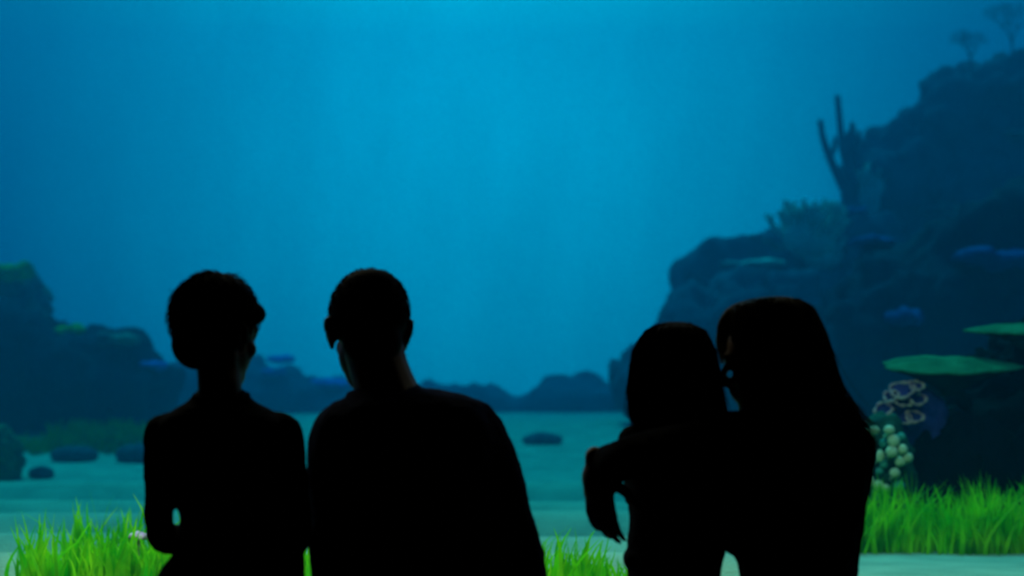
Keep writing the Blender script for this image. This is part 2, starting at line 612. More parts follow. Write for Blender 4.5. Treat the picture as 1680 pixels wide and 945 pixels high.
# left
rock('reef_wall', 'dark blue reef mound at the left edge, sloping down towards the boy', 'reef',
     prof([(-130, 430), (-40, 500), (50, 512), (80, 530), (110, 560), (180, 556), (225, 575), (262, 610)], 22.8, 705, 1.3),
     M['reef'], 0.09, 0.26, 1.1, 11, knob=0.10, kfreq=3.0)
rock('reef_outcrop', 'rounded hazy reef head poking up behind the left mound', 'reef',
     prof([(-90, 440), (-20, 448), (45, 470)], 26.0, 695, 1.2) + [(20, 468, 26, .42, .8, .22)],
     M['reef_growth'], 0.10, 0.24, 1.1, 14, knob=0.10, kfreq=3.0)
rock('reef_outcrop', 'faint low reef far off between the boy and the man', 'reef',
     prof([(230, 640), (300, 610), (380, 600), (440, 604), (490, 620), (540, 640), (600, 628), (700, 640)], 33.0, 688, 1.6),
     M['reef_hazed'], 0.12, 0.30, 0.8, 17, knob=0.14, kfreq=2.0)
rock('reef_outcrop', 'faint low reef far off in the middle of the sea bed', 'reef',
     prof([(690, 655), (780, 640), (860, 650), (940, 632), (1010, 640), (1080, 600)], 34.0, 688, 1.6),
     M['reef_hazed'], 0.12, 0.30, 0.8, 19, knob=0.14, kfreq=2.0)


def on_floor(px, y, dz=0.0):
    p = W(px, 700, y)
    return Vector((p.x, y, floor_z(p.x, y) + dz))


# near right: dark rock that carries the plate corals
near_rock = rock('coral_rock', 'black craggy rock at the right edge under the green plate corals', 'rock',
     prof([(1500, 700), (1540, 640), (1570, 620), (1640, 590), (1680, 560), (1760, 540), (1850, 560)], 9.9, 850, 0.55)
     + prof([(1480, 720), (1530, 700), (1640, 690), (1760, 680)], 9.45, 850, 0.35),
     M['reef_dark'], 0.032, 0.09, 2.6, 23, knob=0.05, kfreq=7.0)


def plate_coral(name, label, px0, px1, py, y, tilt, thick, seed, stem_to, mat=None, under=None):
    """a broad table: wavy plate, thick underside tapering to a stem"""
    a, b = W(px0, py, y), W(px1, py, y)
    c = (a + b) / 2
    rx = (b.x - a.x) / 2
    ry = rx * 0.62
    base = Vector(stem_to)
    root = empty(name, base)
    n, m = 72, 14

    def edge(t):
        return 1 + 0.06 * math.sin(3 * t + seed) + 0.05 * math.sin(5 * t + seed * 2.1) + 0.03 * math.sin(9 * t + seed * 1.3)

    def zed(x, yy, rr):
        return tilt * (yy / ry) * 0.16 * rx + 0.12 * rx * (1 - rr * rr) + 0.02 * rx * noise.noise(Vector((x * 6 / rx, yy * 6 / rx, seed)))
    bm = bmesh.new()
    top, bot = [], []
    for j in range(1, m + 1):
        rr = j / m
        rt, rb = [], []
        for i in range(n):
            t = 2 * PI * i / n
            x, yy = rx * rr * edge(t) * math.cos(t), ry * rr * edge(t) * math.sin(t)
            z = zed(x, yy, rr)
            rt.append(bm.verts.new((c.x + x, c.y + yy, c.z + z)))
            rb.append(bm.verts.new((c.x + x * .985, c.y + yy * .985, c.z + z - 0.006 - thick * (1 - rr) ** 0.8 * 0.45)))
        top.append(rt)
        bot.append(rb)
    for i in range(n):
        k = (i + 1) % n
        for j in range(m - 1):
            bm.faces.new((top[j][i], top[j + 1][i], top[j + 1][k], top[j][k]))
        bm.faces.new((top[-1][i], bot[-1][i], bot[-1][k], top[-1][k]))
    ct = bm.verts.new((c.x, c.y, c.z + zed(0, 0, 0)))
    for i in range(n):
        bm.faces.new((ct, top[0][i], top[0][(i + 1) % n]))
    for v in [v for r_ in bot[:-1] for v in r_]:
        bm.verts.remove(v)
    obj_bm('plate', bm, mat or M['green_plate'], root)
    # underside
    bm = bmesh.new()
    rs = []
    for j in range(m + 1):
        rr = 1 - j / m
        f = max(rr, 0.12)
        row = []
        for i in range(n):
            t = 2 * PI * i / n
            x, yy = rx * f * edge(t) * math.cos(t) * .985, ry * f * edge(t) * math.sin(t) * .985
            row.append((c.x + x, c.y + yy, c.z + zed(x, yy, min(1, f)) * (1 - j / m) - 0.007 - thick * (1 - rr) ** 0.9))
        rs.append(row)
    rings(bm, rs)
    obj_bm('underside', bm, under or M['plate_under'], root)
    bm = bmesh.new()
    limb(bm, [(Vector((c.x, c.y, c.z - thick * .8)), rx * .14), ((Vector((c.x, c.y, c.z)) + base) / 2, rx * .10), (base, rx * .13)])
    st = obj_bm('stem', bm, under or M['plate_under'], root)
    return tag(root, label, 'coral')


y0 = 9.3
plate_coral('plate_coral', 'large green plate coral spreading left from the black rock', 1443, 1668, 600, y0, .75, 0.15, 1.3, W(1590, 690, y0 + .25))
plate_coral('plate_coral', 'smaller green plate coral above the large one, at the right edge', 1582, 1760, 542, y0 + .15, .5, 0.07, 4.1, W(1710, 600, y0 + .3))

# bulb-tipped coral colony beside the woman's arm
yb = 8.9
cb = on_floor(1458, yb)
root = tag(empty('bulb_coral', cb), 'pale bulb-tipped coral colony between the woman and the black rock', 'coral')
bm = bmesh.new()
limb(bm, [(cb + Vector((0, 0.05, -0.05)), .17), (W(1455, 800, yb + .10), .16), (W(1450, 745, yb + .12), .15), (W(1448, 710, yb + .12), .11)])
limb(bm, [(cb + Vector((-.12, 0.08, -0.05)), .13), (W(1425, 800, yb + .10), .13), (W(1422, 735, yb + .12), .12)])
stalk_o = fuse('stalk', bm, 0.012, M['stalk'], None, 2)
craggy(stalk_o, 0.02, 9, 3, knob=0.03, kfreq=16)
stalk_o.parent = root
stalk_o.data.transform(Matrix.Translation(-cb))
BUL = [(1434, 706, 9, 7, 0), (1459, 705, 9, 7, 0), (1466, 723, 10, 10, 0), (1479, 716, 7, 6, 1), (1463, 741, 10, 9, 0), (1481, 737, 8, 8, 0),
       (1443, 748, 8, 10, 0), (1477, 757, 9, 8, 0), (1490, 751, 8, 8, 0), (1468, 776, 9, 8, 0), (1443, 773, 7, 6, 1), (1427, 789, 7, 8, 0),
       (1441, 796, 9, 8, 0), (1452, 801, 8, 7, 0), (1475, 797, 10, 8, 1), (1436, 815, 8, 7, 1), (1424, 770, 7, 7, 1), (1424, 725, 7, 8, 1),
       (1449, 727, 7, 7, 1), (1450, 762, 7, 7, 1), (1421, 845, 8, 7, 1), (1457, 822, 8, 7, 1), (1408, 750, 8, 8, 0), (1410, 790, 8, 8, 0), (1416, 708, 8, 7, 0)]
rng = random.Random(4)
for (px, py, rx, rz, g) in BUL:
    yy = yb - .12 + (0.05 if g else 0) + rng.uniform(-.02, .02)
    c = W(px, py, yy)
    k = yy / 2800
    bm = bmesh.new()
    ball(bm, c, (rx * k, rx * k, rz * k * 1.05), seg=18)
    limb(bm, [(c + Vector((0, 0.01, -rz * k * .3)), rx * k * .5), (c + Vector((0, .07, -.03)), rx * k * .35), (c + Vector((0, .16, -.05)), rx * k * .4)], sides=8, sub=3)
    obj_bm('bulb', bm, M['bulb_green'] if g else M['bulb'], root)

# cup corals, pinkish rims, above the bulbs
cups = [(1480, 640, 20, 15, -25), (1503, 633, 12, 9, 10), (1449, 672, 14, 12, -30), (1482, 660, 13, 8, 10), (1476, 683, 20, 15, 12), (1432, 697, 12, 9, -20),
        (1462, 650, 12, 10, -35), (1505, 655, 14, 11, 5), (1500, 684, 14, 11, 0)]
bm = bmesh.new()
yc = 9.15
limb(bm, [(W(1520, 720, yc + .3), .16), (W(1495, 690, yc + .18), .12), (W(1450, 700, yc + .16), .08)])
limb(bm, [(W(1525, 700, yc + .3), .15), (W(1500, 660, yc + .16), .11), (W(1490, 640, yc + .14), .05)])
mound = fuse('mound', bm, 0.014, M['cup'], None, 2)
craggy(mound, 0.015, 9, 6, knob=0.02, kfreq=14)
cbase = W(1500, 715, yc + .2)
croot = tag(empty('cup_coral', cbase), 'pink-rimmed cup coral cluster above the pale bulb coral', 'coral')
mound.parent = croot
mound.data.transform(Matrix.Translation(-cbase))
for i, (px, py, rx, rz, an) in enumerate(cups):
    c = W(px, py, yc)
    k = yc / 2800
    ax = Vector((math.sin(R(an)) * .8, -0.75, 0.75)).normalized()
    u = Vector((1, 0, 0))
    u = (u - ax * u.dot(ax)).normalized()
    u.rotate(Matrix.Rotation(R(-an), 3, 'Y'))
    u = (u - ax * u.dot(ax)).normalized()
    v = ax.cross(u)
    bm = bmesh.new()
    rs = []
    N = 22
    for (h, f) in ((-.09, .25), (-.06, .55), (-.03, .85), (0, 1.0), (.004, .98), (-.005, .90), (-.03, .70), (-.045, .3)):
        rs.append([c + ax * h + (u * math.cos(a) * rx + v * math.sin(a) * rz * 1.15) * k * f * (1 + .08 * math.sin(3 * a + i)) for a in [2 * PI * q / N for q in range(N)]])
    rings(bm, rs)
    cup = obj_bm('cup', bm, M['cup'], croot)
    bm = bmesh.new()
    N = 26
    pts = [c + ax * .003 + (u * math.cos(a) * rx + v * math.sin(a) * rz * 1.15) * k * (1 + .08 * math.sin(3 * a + i)) for a in [2 * PI * q / N for q in range(N + 1)]]
    limb(bm, [(p, .0075 + .0035 * math.sin(q * 1.3 + i)) for q, p in enumerate(pts)], sides=7, sub=2)
    obj_bm('rim', bm, M['cup_rim'], cup)


def branch_coral(name, label, px, py, y, spread, height, n, mat, seed, base_drop=0.3, cat='coral', group=None):
    """short forked fingers on a common foot"""
    rg = random.Random(seed)
    c = on_reef(px, py + 12, y) + Vector((0, .1, .06))
    bm = bmesh.new()
    ball(bm, c + Vector((0, 0, -base_drop * .55)), (spread * .95, spread * .6, base_drop * .6), seg=20)
    for i in range(n):
        a = rg.uniform(0, 2 * PI)
        rr = math.sqrt(rg.random())
        b = c + Vector((math.cos(a) * rr * spread, math.sin(a) * rr * spread * .6, -base_drop * .3 - .1 * rr * rr))
        d = Vector((math.cos(a) * rr * .9, math.sin(a) * rr * .5 - .15, 1)).normalized()
        h = height * rg.uniform(.55, 1.1)
        r0 = height * .13
        mid = b + d * h * .5 + Vector((rg.uniform(-.1, .1), rg.uniform(-.1, .1), 0)) * h
        tip = b + d * h
        limb(bm, [(b, r0), (mid, r0 * .8), (tip, r0 * .55)], sides=7, sub=3)
        for q in range(2):
            s = Vector((rg.uniform(-1, 1), rg.uniform(-1, .6), rg.uniform(.3, 1))).normalized()
            limb(bm, [(mid, r0 * .6), (mid + s * h * .22, r0 * .5), (mid + s * h * .4 + Vector((0, 0, h * .1)), r0 * .4)], sides=6, sub=2)
    o = obj_bm(name, bm, mat)
    root_here(o, c + Vector((0, 0, -base_drop)))
    return tag(o, label, cat, group)


def shelf_coral(name, label, px, py, y, hw, hd, hz, mat, seed, knob=0.0, cat='coral', group=None):
    """low spreading lobed crust on top of a reef"""
    rg = random.Random(seed)
    c = on_reef(px, py, y)
    bm = bmesh.new()
    for i in range(7):
        f = (i - 3) / 3
        ball(bm, c + Vector((f * hw * .7, rg.uniform(-.3, .3) * hd, rg.uniform(-.3, .3) * hz)), (hw * rg.uniform(.28, .45), hd * rg.uniform(.6, .9), hz * rg.uniform(.7, 1.1)), seg=16)
    o = fuse(name, bm, max(0.02, hz * .22), mat, None, 2)
    craggy(o, hz * .35, 1.6 / hw, seed, knob, 6)
    root_here(o, c + Vector((0, 0, -hz)))
    return tag(o, label, cat, group)


branch_coral('branching_coral', 'pale branching coral thicket on the ridge right of centre', 1330, 352, 24.6, .42, .42, 46, M['pale_coral'], 2, .5)
branch_coral('branching_coral', 'pale branching coral, right of the thicket, arching over the ridge', 1352, 384, 23.8, .34, .24, 40, M['pale_coral'], 7, .45)
branch_coral('branching_coral', 'dim low branching coral at the left end of the right-hand ridge', 1235, 384, 25.2, .46, .22, 46, M['reef_growth'], 9, .6)
branch_coral('branching_coral', 'small pale coral tuft high on the reef beside the sea whips', 1432, 262, 27.0, .22, .22, 26, M['pale_coral'], 12, .8)
shelf_coral('shelf_coral', 'thin pale coral ledge sloping across the low right ridge', 1232, 434, 22.6, .52, .5, .05, M['pale_coral'], 3)
shelf_coral('shelf_coral', 'small blue coral ledge beside the pale thicket', 1395, 347, 25.0, .26, .4, .07, M['blue_coral'], 5)
shelf_coral('shelf_coral', 'bright blue coral shelf low on the dark outcrop', 1432, 397, 21.0, .22, .5, .06, M['blue_coral'], 6)
shelf_coral('shelf_coral', 'dark blue dome-edged coral shelf near the right edge, above the green plates', 1630, 425, 17.0, .40, .6, .10, M['blue_coral'], 8)
shelf_coral('shelf_coral', 'dim green coral ledge high at the right edge', 1665, 222, 27.0, .34, .4, .07, M['reef_growth'], 9)
shelf_coral('shelf_coral', 'mossy green coral ledge across the middle of the tall reef', 1560, 345, 21.5, .55, .5, .09, M['reef_growth'], 10)
shelf_coral('shelf_coral', 'green coral crust on the crest of the left mound', 118, 546, 19.6, .17, .4, .10, M['algae_green'], 13)
shelf_coral('shelf_coral', 'long green coral crust slanting down the left mound', 195, 558, 19.6, .27, .4, .07, M['reef_growth'], 15, knob=.05)
shelf_coral('shelf_coral', 'green coral cap on the rounded reef head at the far left', 18, 446, 25.0, .30, .5, .12, M['algae_green'], 16)
shelf_coral('shelf_coral', 'small blue coral shelf at the foot of the left mound', 252, 599, 19.5, .15, .4, .05, M['blue_bright'], 18)
shelf_coral('shelf_coral', 'blue coral shelf on the far reef right of the boy, the upper one', 462, 590, 31.5, .24, .5, .07, M['blue_bright'], 21)
shelf_coral('shelf_coral', 'blue coral shelf on the far reef right of the boy, the lower one', 448, 611, 31.0, .22, .5, .07, M['blue_bright'], 22)
shelf_coral('shelf_coral', 'blue coral shelf seen between the two left heads, nearest the man', 545, 631, 31.0, .42, .5, .10, M['blue_bright'], 24)
shelf_coral('shelf_coral', 'faint blue coral patch in front of the dark outcrop', 1478, 522, 17.0, .16, .4, .09, M['blue_coral'], 27)

# tall sea whips standing on the reef wall
whips = [([(1400, 300), (1384, 250), (1378, 200), (1374, 160)], 'tallest thin sea whip on the reef wall'),
         ([(1385, 310), (1362, 260), (1350, 225), (1346, 200)], 'bent sea whip left of the tallest one'),
         ([(1410, 300), (1402, 250), (1400, 222), (1398, 205)], 'short sea whip right of the tallest one'),
         ([(1396, 310), (1390, 270), (1392, 245), (1388, 225)], 'shortest sea whip in the cluster on the reef wall')]
for i, (pp, lab) in enumerate(whips):
    bm = bmesh.new()
    yy = 27.5 + i * .15
    limb(bm, [(W(a, b, yy), r) for (a, b), r in zip(pp, (.085, .07, .055, .05))], sides=10)
    limb(bm, [(W(pp[1][0], pp[1][1], yy), .045), (W(pp[1][0] + 7, pp[1][1] - 18, yy), .045), (W(pp[1][0] + 8, pp[1][1] - 34, yy), .03)], sides=8)
    o = obj_bm('sea_whip', bm, M['reef_hazed'])  # whips take the haze-lightened reef colour too
    root_here(o, W(*pp[0], yy))
    tag(o, lab, 'coral', 'sea whips on the tall reef wall')

# feathery sea fans at the top right
for (px, py, hh, seed, lab) in ((1665, 98, 1.1, 3, 'branched sea fan at the top right corner'), (1595, 105, .7, 5, 'small branched sea fan on the reef top')):
    rg = random.Random(seed)
    yy = 28.3
    b = W(px, py + 12, yy)
    bm = bmesh.new()

    def grow(p, d, ln, r, depth):
        q = p + d * ln
        m_ = (p + q) / 2 + Vector((rg.uniform(-.03, .03), rg.uniform(-.03, .03), 0))
        limb(bm, [(p, r), (m_, r * .85), (q, r * .7)], sides=5, sub=2)
        if depth:
            for s in (-1, 1, 0):
                if s == 0 and rg.random() < .4:
                    continue
                a = s * rg.uniform(.3, .6)
                dd = Vector((d.x * math.cos(a) - d.z * math.sin(a), d.y + rg.uniform(-.15, .15), d.x * math.sin(a) + d.z * math.cos(a))).normalized()
                grow(q, dd, ln * rg.uniform(.6, .8), r * .7, depth - 1)
    grow(b, Vector((-.1, 0, 1)).normalized(), hh * .35, .022, 4)
    o = obj_bm('sea_fan', bm, M['reef'])
    root_here(o, b)
    tag(o, lab, 'coral')


# stones on the sand
def stone(label, px, py, y, rx, ry, rz, mat, seed, name='stone'):
    p = W(px, py, y)
    z = floor_z(p.x, y)
    bm = bmesh.new()
    ball(bm, (p.x, y, z + rz * .55), (rx, ry, rz), seg=32)
    ball(bm, (p.x + rx * .35, y - ry * .2, z + rz * .4), (rx * .6, ry * .7, rz * .65), seg=24)
    o = fuse(name, bm, min(rx, rz) * .10, mat, None, 2)
    craggy(o, rz * .16, 2.2 / rx, seed)
    root_here(o, (p.x, y, z))
    return tag(o, label, 'stone')


stone('small dark oval stone on the sand near the left edge', 68, 780, 17.0, .125, .10, .075, M['stone'], 2)
stone('mossy green boulder cut off by the left edge', -6, 780, 16.9, .27, .25, .34, M['mossy'], 4, 'boulder')
stone('low blue stone behind the oval one, further out on the sand', 122, 748, 19, .26, .22, .10, M['stone'], 5)
stone('wide flat bluish stone on the sand beside the boy', 240, 742, 18.9, .34, .25, .13, M['stone'], 6)
stone('small far stone on the sand in the middle of the sea bed', 890, 735, 20.5, .25, .2, .09, M['stone'], 9)


# ------------------------------------------------------------------ sea grass
def grass(name, label, areas, seed, hmin, hmax, width, mat=None):
    """areas: (x0, x1, y0, y1, count, hscale) in metres"""
    rg = np.random.RandomState(seed)
    V, F = [], []
    for (x0, x1, y0_, y1_, cnt, hs) in areas:
        nt_ = max(1, cnt // 9)
        for k in range(nt_):
            cx, cy = rg.uniform(x0, x1), rg.uniform(y0_, y1_)
            th = rg.uniform(.65, 1.15)
            for j in range(9):
                x, y = cx + rg.normal(0, .035), cy + rg.normal(0, .035)
                z = floor_z(x, y) - .01
                h = rg.uniform(hmin, hmax) * hs * th
                a = rg.uniform(0, 2 * PI)
                dx, dy = math.cos(a), math.sin(a)
                lean = rg.uniform(.05, .38) * h
                lx, ly = rg.normal(0, 1) * lean, rg.normal(0, .6) * lean
                w_ = width * rg.uniform(.6, 1.2)
                b = len(V)
                n = 6
                ph = rg.uniform(0, 6)
                for i in range(n + 1):
                    t = i / n
                    ww = w_ * (1 - t ** 2.2) * .5 + .0004
                    ox = lx * t * t + math.sin(ph + t * 4) * .012
                    oy = ly * t * t
                    V.append((x + ox - dx * ww, y + oy - dy * ww, z + h * t))
                    V.append((x + ox + dx * ww, y + oy + dy * ww, z + h * t))
                for i in range(n):
                    F.append((b + 2 * i, b + 2 * i + 1, b + 2 * i + 3, b + 2 * i + 2))
    me = bpy.data.meshes.new(name)
    me.from_pydata(V, [], F)
    o = link_mesh(name, me, mat or M['grass'])
    return tag(o, label, 'sea grass', kind='stuff')


grass('sea_grass', 'bright green sea grass at the lower left, beside and behind the boy',
      [(-1.88, -0.9, 6.5, 7.25, 1700, 1.0), (-2.2, -1.88, 6.5, 6.8, 40, .7), (-1.0, -.15, 6.5, 7.2, 700, .8)], 1, .14, .30, .021)
grass('sea_grass', 'short bright green sea grass between the man and the girl',
      [(-.15, .35, 6.5, 7.1, 620, .95), (.35, .72, 6.5, 6.9, 170, .6)], 2, .12, .26, .021)
grass('sea_grass', 'green sea grass at the foot of the black rock on the right',
      [(1.35, 3.6, 8.15, 8.85, 3000, 1.0)], 3, .16, .34, .020)
grass('sea_grass', 'far hazy green grass patch in front of the left reef mound',
      [(-5.4, -4.25, 19.6, 20.9, 1500, 1.0), (-5.8, -4.0, 19.4, 20.6, 500, .5)], 4, .12, .30, .045, M['algae_green'])

# pink coral in the left grass
pc = W(227, 876, 6.72)
pb = Vector((pc.x, 6.72, floor_z(pc.x, 6.72)))
bm = bmesh.new()
limb(bm, [(pb, .009), ((pb + pc) / 2, .0055), (pc + Vector((0, 0, -.01)), .008)], sides=10)
rg = random.Random(3)
for i in range(11):
    a = i * 2.4
    rr = .034 * math.sqrt(i / 11)
    ball(bm, pc + Vector((math.cos(a) * rr, math.sin(a) * rr * .8, -.001 - rr * .35)), (.014, .013, .014), seg=12)
o = fuse('pink_coral', bm, .0025, M['pink'], None, 1)
root_here(o, pb)
tag(o, 'small pink knobbly coral standing in the left sea grass', 'coral')


# ------------------------------------------------------------------ people
def head_parts(bm, c, rot, s, ears=True, nose=1.0):
    """one head: c = centre between the ears, rot = 3x3, s = scale (1 = adult, 0.23 m tall)"""
    def P(x, y, z):
        return Vector(c) + rot @ (Vector((x, y, z)) * s)

    def B(x, y, z, a, b, d):
        ball(bm, P(x, y, z), (a * s, b * s, d * s), rot, seg=26)

    def Lm(*pp):
        limb(bm, [(P(*p[:3]), p[3] * s) for p in pp], sides=10, sub=3)
    B(0, -.012, .035, .073, .092, .083)        # cranium
    B(0, .040, .030, .062, .046, .060)         # forehead
    B(0, .028, -.040, .056, .058, .060)        # face
    B(0, .038, -.078, .040, .046, .034)        # jaw
    B(0, .068, -.096, .018, .016, .015)        # chin
    for q in (-1, 1):
        B(q * .036, .058, -.022, .022, .020, .022)   # cheekbone
        Lm((q * .012, .086, .022, .008), (q * .030, .083, .026, .008), (q * .048, .068, .020, .007))  # brow
        B(q * .031, .072, .004, .0125, .012, .0115)  # eyeball
        Lm((q * .018, .080, .011, .004), (q * .031, .084, .013, .004), (q * .044, .075, .010, .004))  # upper lid
        if ears:
            Lm((q * .072, -.002, -.028, .007), (q * .080, .002, -.008, .006), (q * .086, -.008, .018, .007), (q * .084, -.022, .026, .006),
               (q * .084, -.028, .006, .006), (q * .074, -.010, -.024, .006))
            B(q * .074, -.008, .000, .007, .014, .022)
    Lm((0, .086, .012, .008), (0, .100, -.008, .0085), (0, .113 * nose, -.026, .011), (0, .092, -.036, .009))  # nose
    for q in (-1, 1):
        B(q * .011, .094, -.030, .007, .009, .007)
    Lm((-.022, .076, -.058, .004), (-.010, .090, -.054, .0058), (0, .091, -.055, .0052), (.010, .090, -.054, .0058), (.022, .076, -.058, .004))
    Lm((-.020, .076, -.062, .004), (0, .088, -.067, .0068), (.020, .076, -.062, .004))


def hand_parts(bm, wrist, direction, palm_n, s=1.0, curl=0.5, thumb_side=1):
    """palm and five separate fingers; direction = wrist to knuckles, palm_n = the way the palm faces"""
    d = Vector(direction).normalized()
    n = Vector(palm_n)
    n = (n - d * n.dot(d)).normalized()
    w_ = d.cross(n).normalized() * thumb_side
    wrist = Vector(wrist)
    rot = Matrix((w_, d, n)).transposed()
    ball(bm, wrist + d * .045 * s, (.037 * s, .052 * s, .014 * s), rot, seg=22)
    limb(bm, [(wrist - d * .02 * s, .024 * s), (wrist + d * .02 * s, .023 * s)], sub=3, flat=.8)
    for k, (off, ln, r) in enumerate(((.029, .072, .0085), (.010, .082, .0088), (-.010, .076, .0084), (-.028, .060, .0075))):
        p = wrist + d * .085 * s + w_ * off * s
        dd = (d + w_ * off * .9).normalized()
        pts = [(p - dd * .02 * s, r * s), (p, r * s * 1.05)]
        ang = 0.0
        for seg, f in enumerate((.42, .33, .25)):
            ang += curl * (0.55 + .1 * k) * (0.8 if seg == 0 else 1.0)
            p = p + (dd * math.cos(ang) + n * math.sin(ang)) * ln * f * s
            pts.append((p, r * s * (1 - .12 * (seg + 1))))
        limb(bm, pts, sides=10, sub=3)
    b = wrist + d * .022 * s + w_ * .024 * s
    t1 = b + (w_ * .8 + d * .7 + n * .35).normalized() * .040 * s
    t2 = t1 + (w_ * .35 + d * .95 + n * .45 * (1 + curl)).normalized() * .030 * s
    t3 = t2 + (d * 1.0 + n * .6 * (1 + curl)).normalized() * .024 * s
    limb(bm, [(b, .014 * s), (t1, .0115 * s), (t2, .0100 * s), (t3, .0085 * s)], sides=10, sub=3)


def foot_parts(bm, ankle, fwd, s=1.0, grow=0.0):
    f = Vector(fwd).normalized()
    a = Vector(ankle)
    z = a.z
    limb(bm, [(a + f * -.035 * s + Vector((0, 0, -z + .042 * s)), .038 * s + grow), (a + f * .05 * s + Vector((0, 0, -z + .042 * s)), .038 * s + grow),
              (a + f * .12 * s + Vector((0, 0, -z + .036 * s)), .034 * s + grow), (a + f * .165 * s + Vector((0, 0, -z + .03 * s)), .027 * s + grow)])
    limb(bm, [(a + Vector((0, 0, .05 * s)), .038 * s + grow), (a, .040 * s + grow), (a + Vector((0, 0, -z + .045 * s)), .040 * s + grow)])


def strand_set(name, paths, r, mat, parent):
    me = tubes_mesh(name, paths, [np.linspace(r, r * .35, len(p)) for p in paths])
    return link_mesh(name, me, mat, parent)


def cap_hair(name, c, rot, s, mat, parent, extra=None, n=900, length=.035, seed=1, low=-.02, thick=1.0, front=.030, out=.35):
    """short hair: a scalp-hugging cap plus many short combed strands"""
    rg = random.Random(seed)
    bm = bmesh.new()
    ball(bm, Vector(c) + rot @ (Vector((0, -.014, .040)) * s), (.079 * s * thick, .098 * s, .088 * s * thick), rot, seg=30)
    # nape
    ball(bm, Vector(c) + rot @ (Vector((0, -.055, -.020)) * s), (.060 * s, .050 * s, .055 * s), rot, seg=24)
    cc = Vector(c)
    # carve away the face side: drop geometry in front of / below the hairline by pulling it inside the skull
    for v in bm.verts:
        q = (rot.transposed() @ (v.co - cc)) / s
        lim = .052 if q.z < .070 else .2
        if (q.y > front + max(0, (q.z - .02)) * .9 and q.z < .085) or (q.z < low - .055 + .0) or (abs(q.x) > .03 and q.y > -.012 and q.z < low + .02):
            q = Vector((q.x * .82, min(q.y * .78, .06), max(q.z, -.07)))
            v.co = cc + rot @ (q * s)
    if extra:
        for (x, y, z, a, b, d) in extra:
            ball(bm, cc + rot @ (Vector((x, y, z)) * s), (a * s, b * s, d * s), rot, seg=18)
    hair = fuse(name, bm, .0045, mat, parent, 3)
    paths = []
    for i in range(n):
        z = rg.uniform(-.25, 1)
        a = rg.uniform(0, 2 * PI)
        q = math.sqrt(max(0, 1 - z * z))
        d = Vector((q * math.cos(a), q * math.sin(a), z))
        p = Vector((d.x * .078 * thick, d.y * .097 - .014, d.z * .087 * thick + .040))
        if p.y > front + max(0, p.z - .02) * .9 and p.z < .085:
            continue
        if abs(p.x) > .03 and p.y > -.012 and p.z < low + .03:
            continue
        tang = (Vector((0, -.25, -1)) - d * Vector((0, -.25, -1)).dot(d))
        if tang.length < .2:
            tang = Vector((rg.uniform(-1, 1), rg.uniform(-1, 1), 0))
        tang = (tang.normalized() + d * out + Vector((rg.uniform(-.3, .3), rg.uniform(-.3, .3), rg.uniform(-.2, .2)))).normalized()
        pts = []
        for k in range(4):
            t = k / 3
            w_ = p + tang * length * t - d * (.35 * length * t * t)
            pts.append(tuple(cc + rot @ (w_ * s)))
        paths.append(pts)
    strand_set('hair_strands', paths, .0011, mat, hair)
    return hair


def rotm(yaw, pitch=0, roll=0):
    return (Matrix.Rotation(R(yaw), 3, 'Z') @ Matrix.Rotation(R(pitch), 3, 'X') @ Matrix.Rotation(R(roll), 3, 'Y'))


def stations_surface(st, theta, t, grow=0.0, e=2.3):
    rows = []
    for (a, b, py, y, hd) in st:
        c = W((a + b) / 2, py, y)
        rows.append((c.x, c.y, c.z, (b - a) / 2 / 2800 * y, hd))
    A = np.array(rows)
    k = t * (len(A) - 1)
    i = min(int(k), len(A) - 2)
    f = k - i
    r = A[i] * (1 - f) + A[i + 1] * f
    ca, sa = math.cos(theta), math.sin(theta)
    x = abs(ca) ** (2 / e) * math.copysign(1, ca) * (r[3] + grow)
    y = abs(sa) ** (2 / e) * math.copysign(1, sa) * (r[4] + grow)
    return np.array((r[0] + x, r[1] + y, r[2]))


def long_strands(name, st, n, mat, parent, seed, th0=PI, th1=2 * PI, t1=(.75, 1.0), fly=.010, r=.0012, t0=(0.0, .25)):
    rg = random.Random(seed)
    paths = []
    for i in range(n):
        th = rg.uniform(th0, th1)
        a, b = rg.uniform(*t0), rg.uniform(*t1)
        g0 = rg.uniform(-.002, .004)
        drift = rg.gauss(0, .10)
        f = abs(rg.gauss(0, fly))
        sx = rg.uniform(-1, 1)
        P = []
        for k in range(9):
            q = k / 8
            p = stations_surface(st, th + drift * q, a + (b - a) * q, g0 + f * q * q)
            p[0] += sx * f * q * q + .0015 * math.sin(q * 9 + i)
            P.append(p)
        paths.append(P)
    return strand_set(name, paths, r, mat, parent)


def V3(px, py, y):
    return W(px, py, y)


